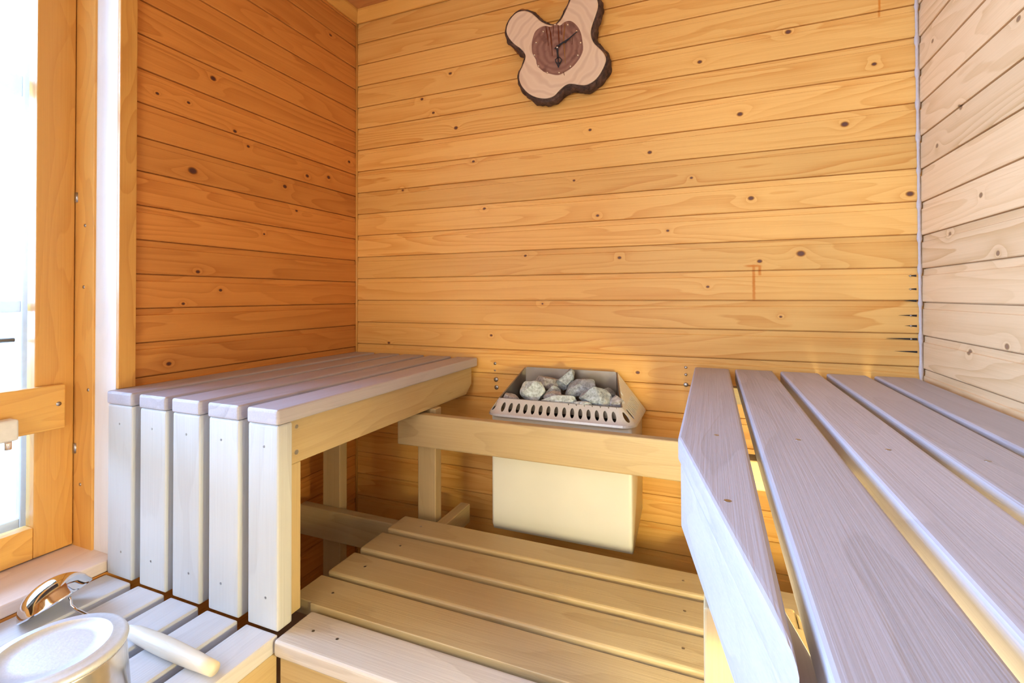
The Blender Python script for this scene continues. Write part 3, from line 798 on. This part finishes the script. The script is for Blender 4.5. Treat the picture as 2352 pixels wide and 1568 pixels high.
PV = cimg(1100 + 1005 * Z_, 608 * Z_, YFc - .01)
def hand(name, pl, w, y, extra=None):
    P = [cimg(1100 + a * Z_, b * Z_, YFc - .008) for a, b in pl]
    b = bmesh.new(); L, Rr = [], []
    for i, p in enumerate(P):
        t = (P[min(i + 1, len(P) - 1)] - P[max(i - 1, 0)]).normalized(); n = Vector((t.z, 0, -t.x)) * w[i]
        L.append((p.x + n.x, p.z + n.z)); Rr.append((p.x - n.x, p.z - n.z))
    b.free()
    return obj(name, poly_bm(L + Rr[::-1], y - .001, y, 0, axis='y'), M_blackm, clock)
hand('minute_hand', [(975, 630), (1005, 608), (1080, 550), (1110, 540), (1160, 500), (1265, 405)], [.002, .0042, .003, .0046, .0024, .0014], YFc - .009)
hh = hand('hour_hand', [(1000, 580), (1005, 608), (1010, 700), (1016, 740)], [.002, .0042, .0028, .004], YFc - .006)
# pierced spade tip of the hour hand
for pl in ([(1016,735),(980,770),(990,800),(1018,815),(1050,800),(1066,770),(1040,738),(1020,740)], [(992,800),(1022,868),(1048,800)], [(1018,740),(1020,868)]):
    obj('spade_tip', tube_bm([cimg(1100 + a * Z_, b * Z_, YFc - .0065) for a, b in pl], .0018, 8), M_blackm, hh, True)
obj('hub', lathe_bm([(0, .013), (.0025, .0125), (.0045, .010), (.0045, 0)], (PV.x, YFc, PV.z), 16, rot), M_chrome, clock, True)

# ------------------------------------------------------------------ pail with lid
bcx, bcy = .500, -1.338
pail = thing('sauna_pail', 'round steel pail with a ringed flat lid on the window platform', 'pail', (bcx, bcy, .4505))
obj('pail_body', lathe_bm([(0, .452), (.100, .4515), (.104, .455), (.105, .460), (.096, .592), (.0975, .596), (.094, .598), (0, .598)], (bcx, bcy, 0), 72), M_pail, pail, True)
obj('lid', lathe_bm([(.094, .5985), (.0985, .597), (.0995, .601), (.097, .606), (.092, .608), (.080, .6085), (.077, .611), (.0755, .6105), (.0745, .6075), (.050, .6070), (0, .6075)], (bcx, bcy, 0), 72), M_steel, pail, True)
hand_p = []
for i in range(25):
    a = math.pi * i / 24
    hand_p.append((bcx - .101 * math.cos(a) * .55 - .09 * 0, bcy - .07 - .06 * math.sin(a), .60 - .07 * math.sin(a)))
obj('rivet_ear', board_bm(bcx - .012, bcx + .012, bcy + .0955, bcy + .1, .57, .588, .002), M_steel, pail)

# ------------------------------------------------------------------ ladle
lad = thing('sauna_ladle', 'steel ladle with pale wooden handle lying beside the pail', 'ladle', (.35, -1.14, .4505))
prof = []
Rb = .066
for i in range(13):
    a = math.radians(90 - i * 6.6); prof.append((Rb * math.cos(a), Rb * math.sin(a) * .74))
prof = [(0, Rb * .74)] + prof[1:]
for i in range(1, 4): prof.append((Rb * 1.0 + .0012 * i, .008 - .004 * i))
prof2 = [(r * .975, z * .975 - .0008) for r, z in prof[::-1]]; prof2[-1] = (0, prof2[-1][1])
rotm = Matrix.Rotation(math.radians(22), 3, 'Z') @ Matrix.Rotation(math.radians(-28), 3, 'Y')
obj('bowl', lathe_bm(prof + prof2, (.085, -1.145, .4835), 56, rotm), M_chrome, lad, True)
obj('rod', tube_bm([(.148, -1.148, .505), (.152, -1.146, .488), (.165, -1.143, .478), (.22, -1.140, .472), (.345, -1.135, .468)], .0032, 10), M_chrome, lad, True)
HN = 10; pa, ra_ = [], []
for i in range(HN + 1):
    t = i / HN; pa.append((.338 + .277 * t, -1.134 - .006 * t, .4705 - .001 * t)); ra_.append(.0125 + .0050 * math.sin(math.pi * min(1, t * 1.0) ** .9) - (.003 if i == 0 else 0))
ra_[-1] = .0125
obj('handle', tube_bm(pa, ra_, 24), M_handlew, lad, True)

# ------------------------------------------------------------------ lamp below the right bench
lamp = thing('wall_lamp', 'round frosted lamp on the right wall under the high bench', 'lamp', (RW, -1.38, .75))
rY = Matrix.Rotation(math.radians(-90), 3, 'Y')
obj('lamp_base', lathe_bm([(0, 0), (.085, 0), (.088, .012), (.080, .022), (0, .022)], (RW, -1.38, .75), 40, rY), M_white, lamp, True)
obj('lamp_glass', lathe_bm([(.072, .023), (.070, .045), (.055, .072), (.03, .085), (0, .088)], (RW, -1.38, .75), 40, rY), M_lampg, lamp, True)
l = bpy.data.lights.new('bulb', 'POINT'); l.energy = 40; l.color = (1.0, 0.90, 0.46); l.shadow_soft_size = .07
lo_ = bpy.data.objects.new('bulb', l); S.collection.objects.link(lo_); lo_.location = (RW - .17, -1.38, .75)
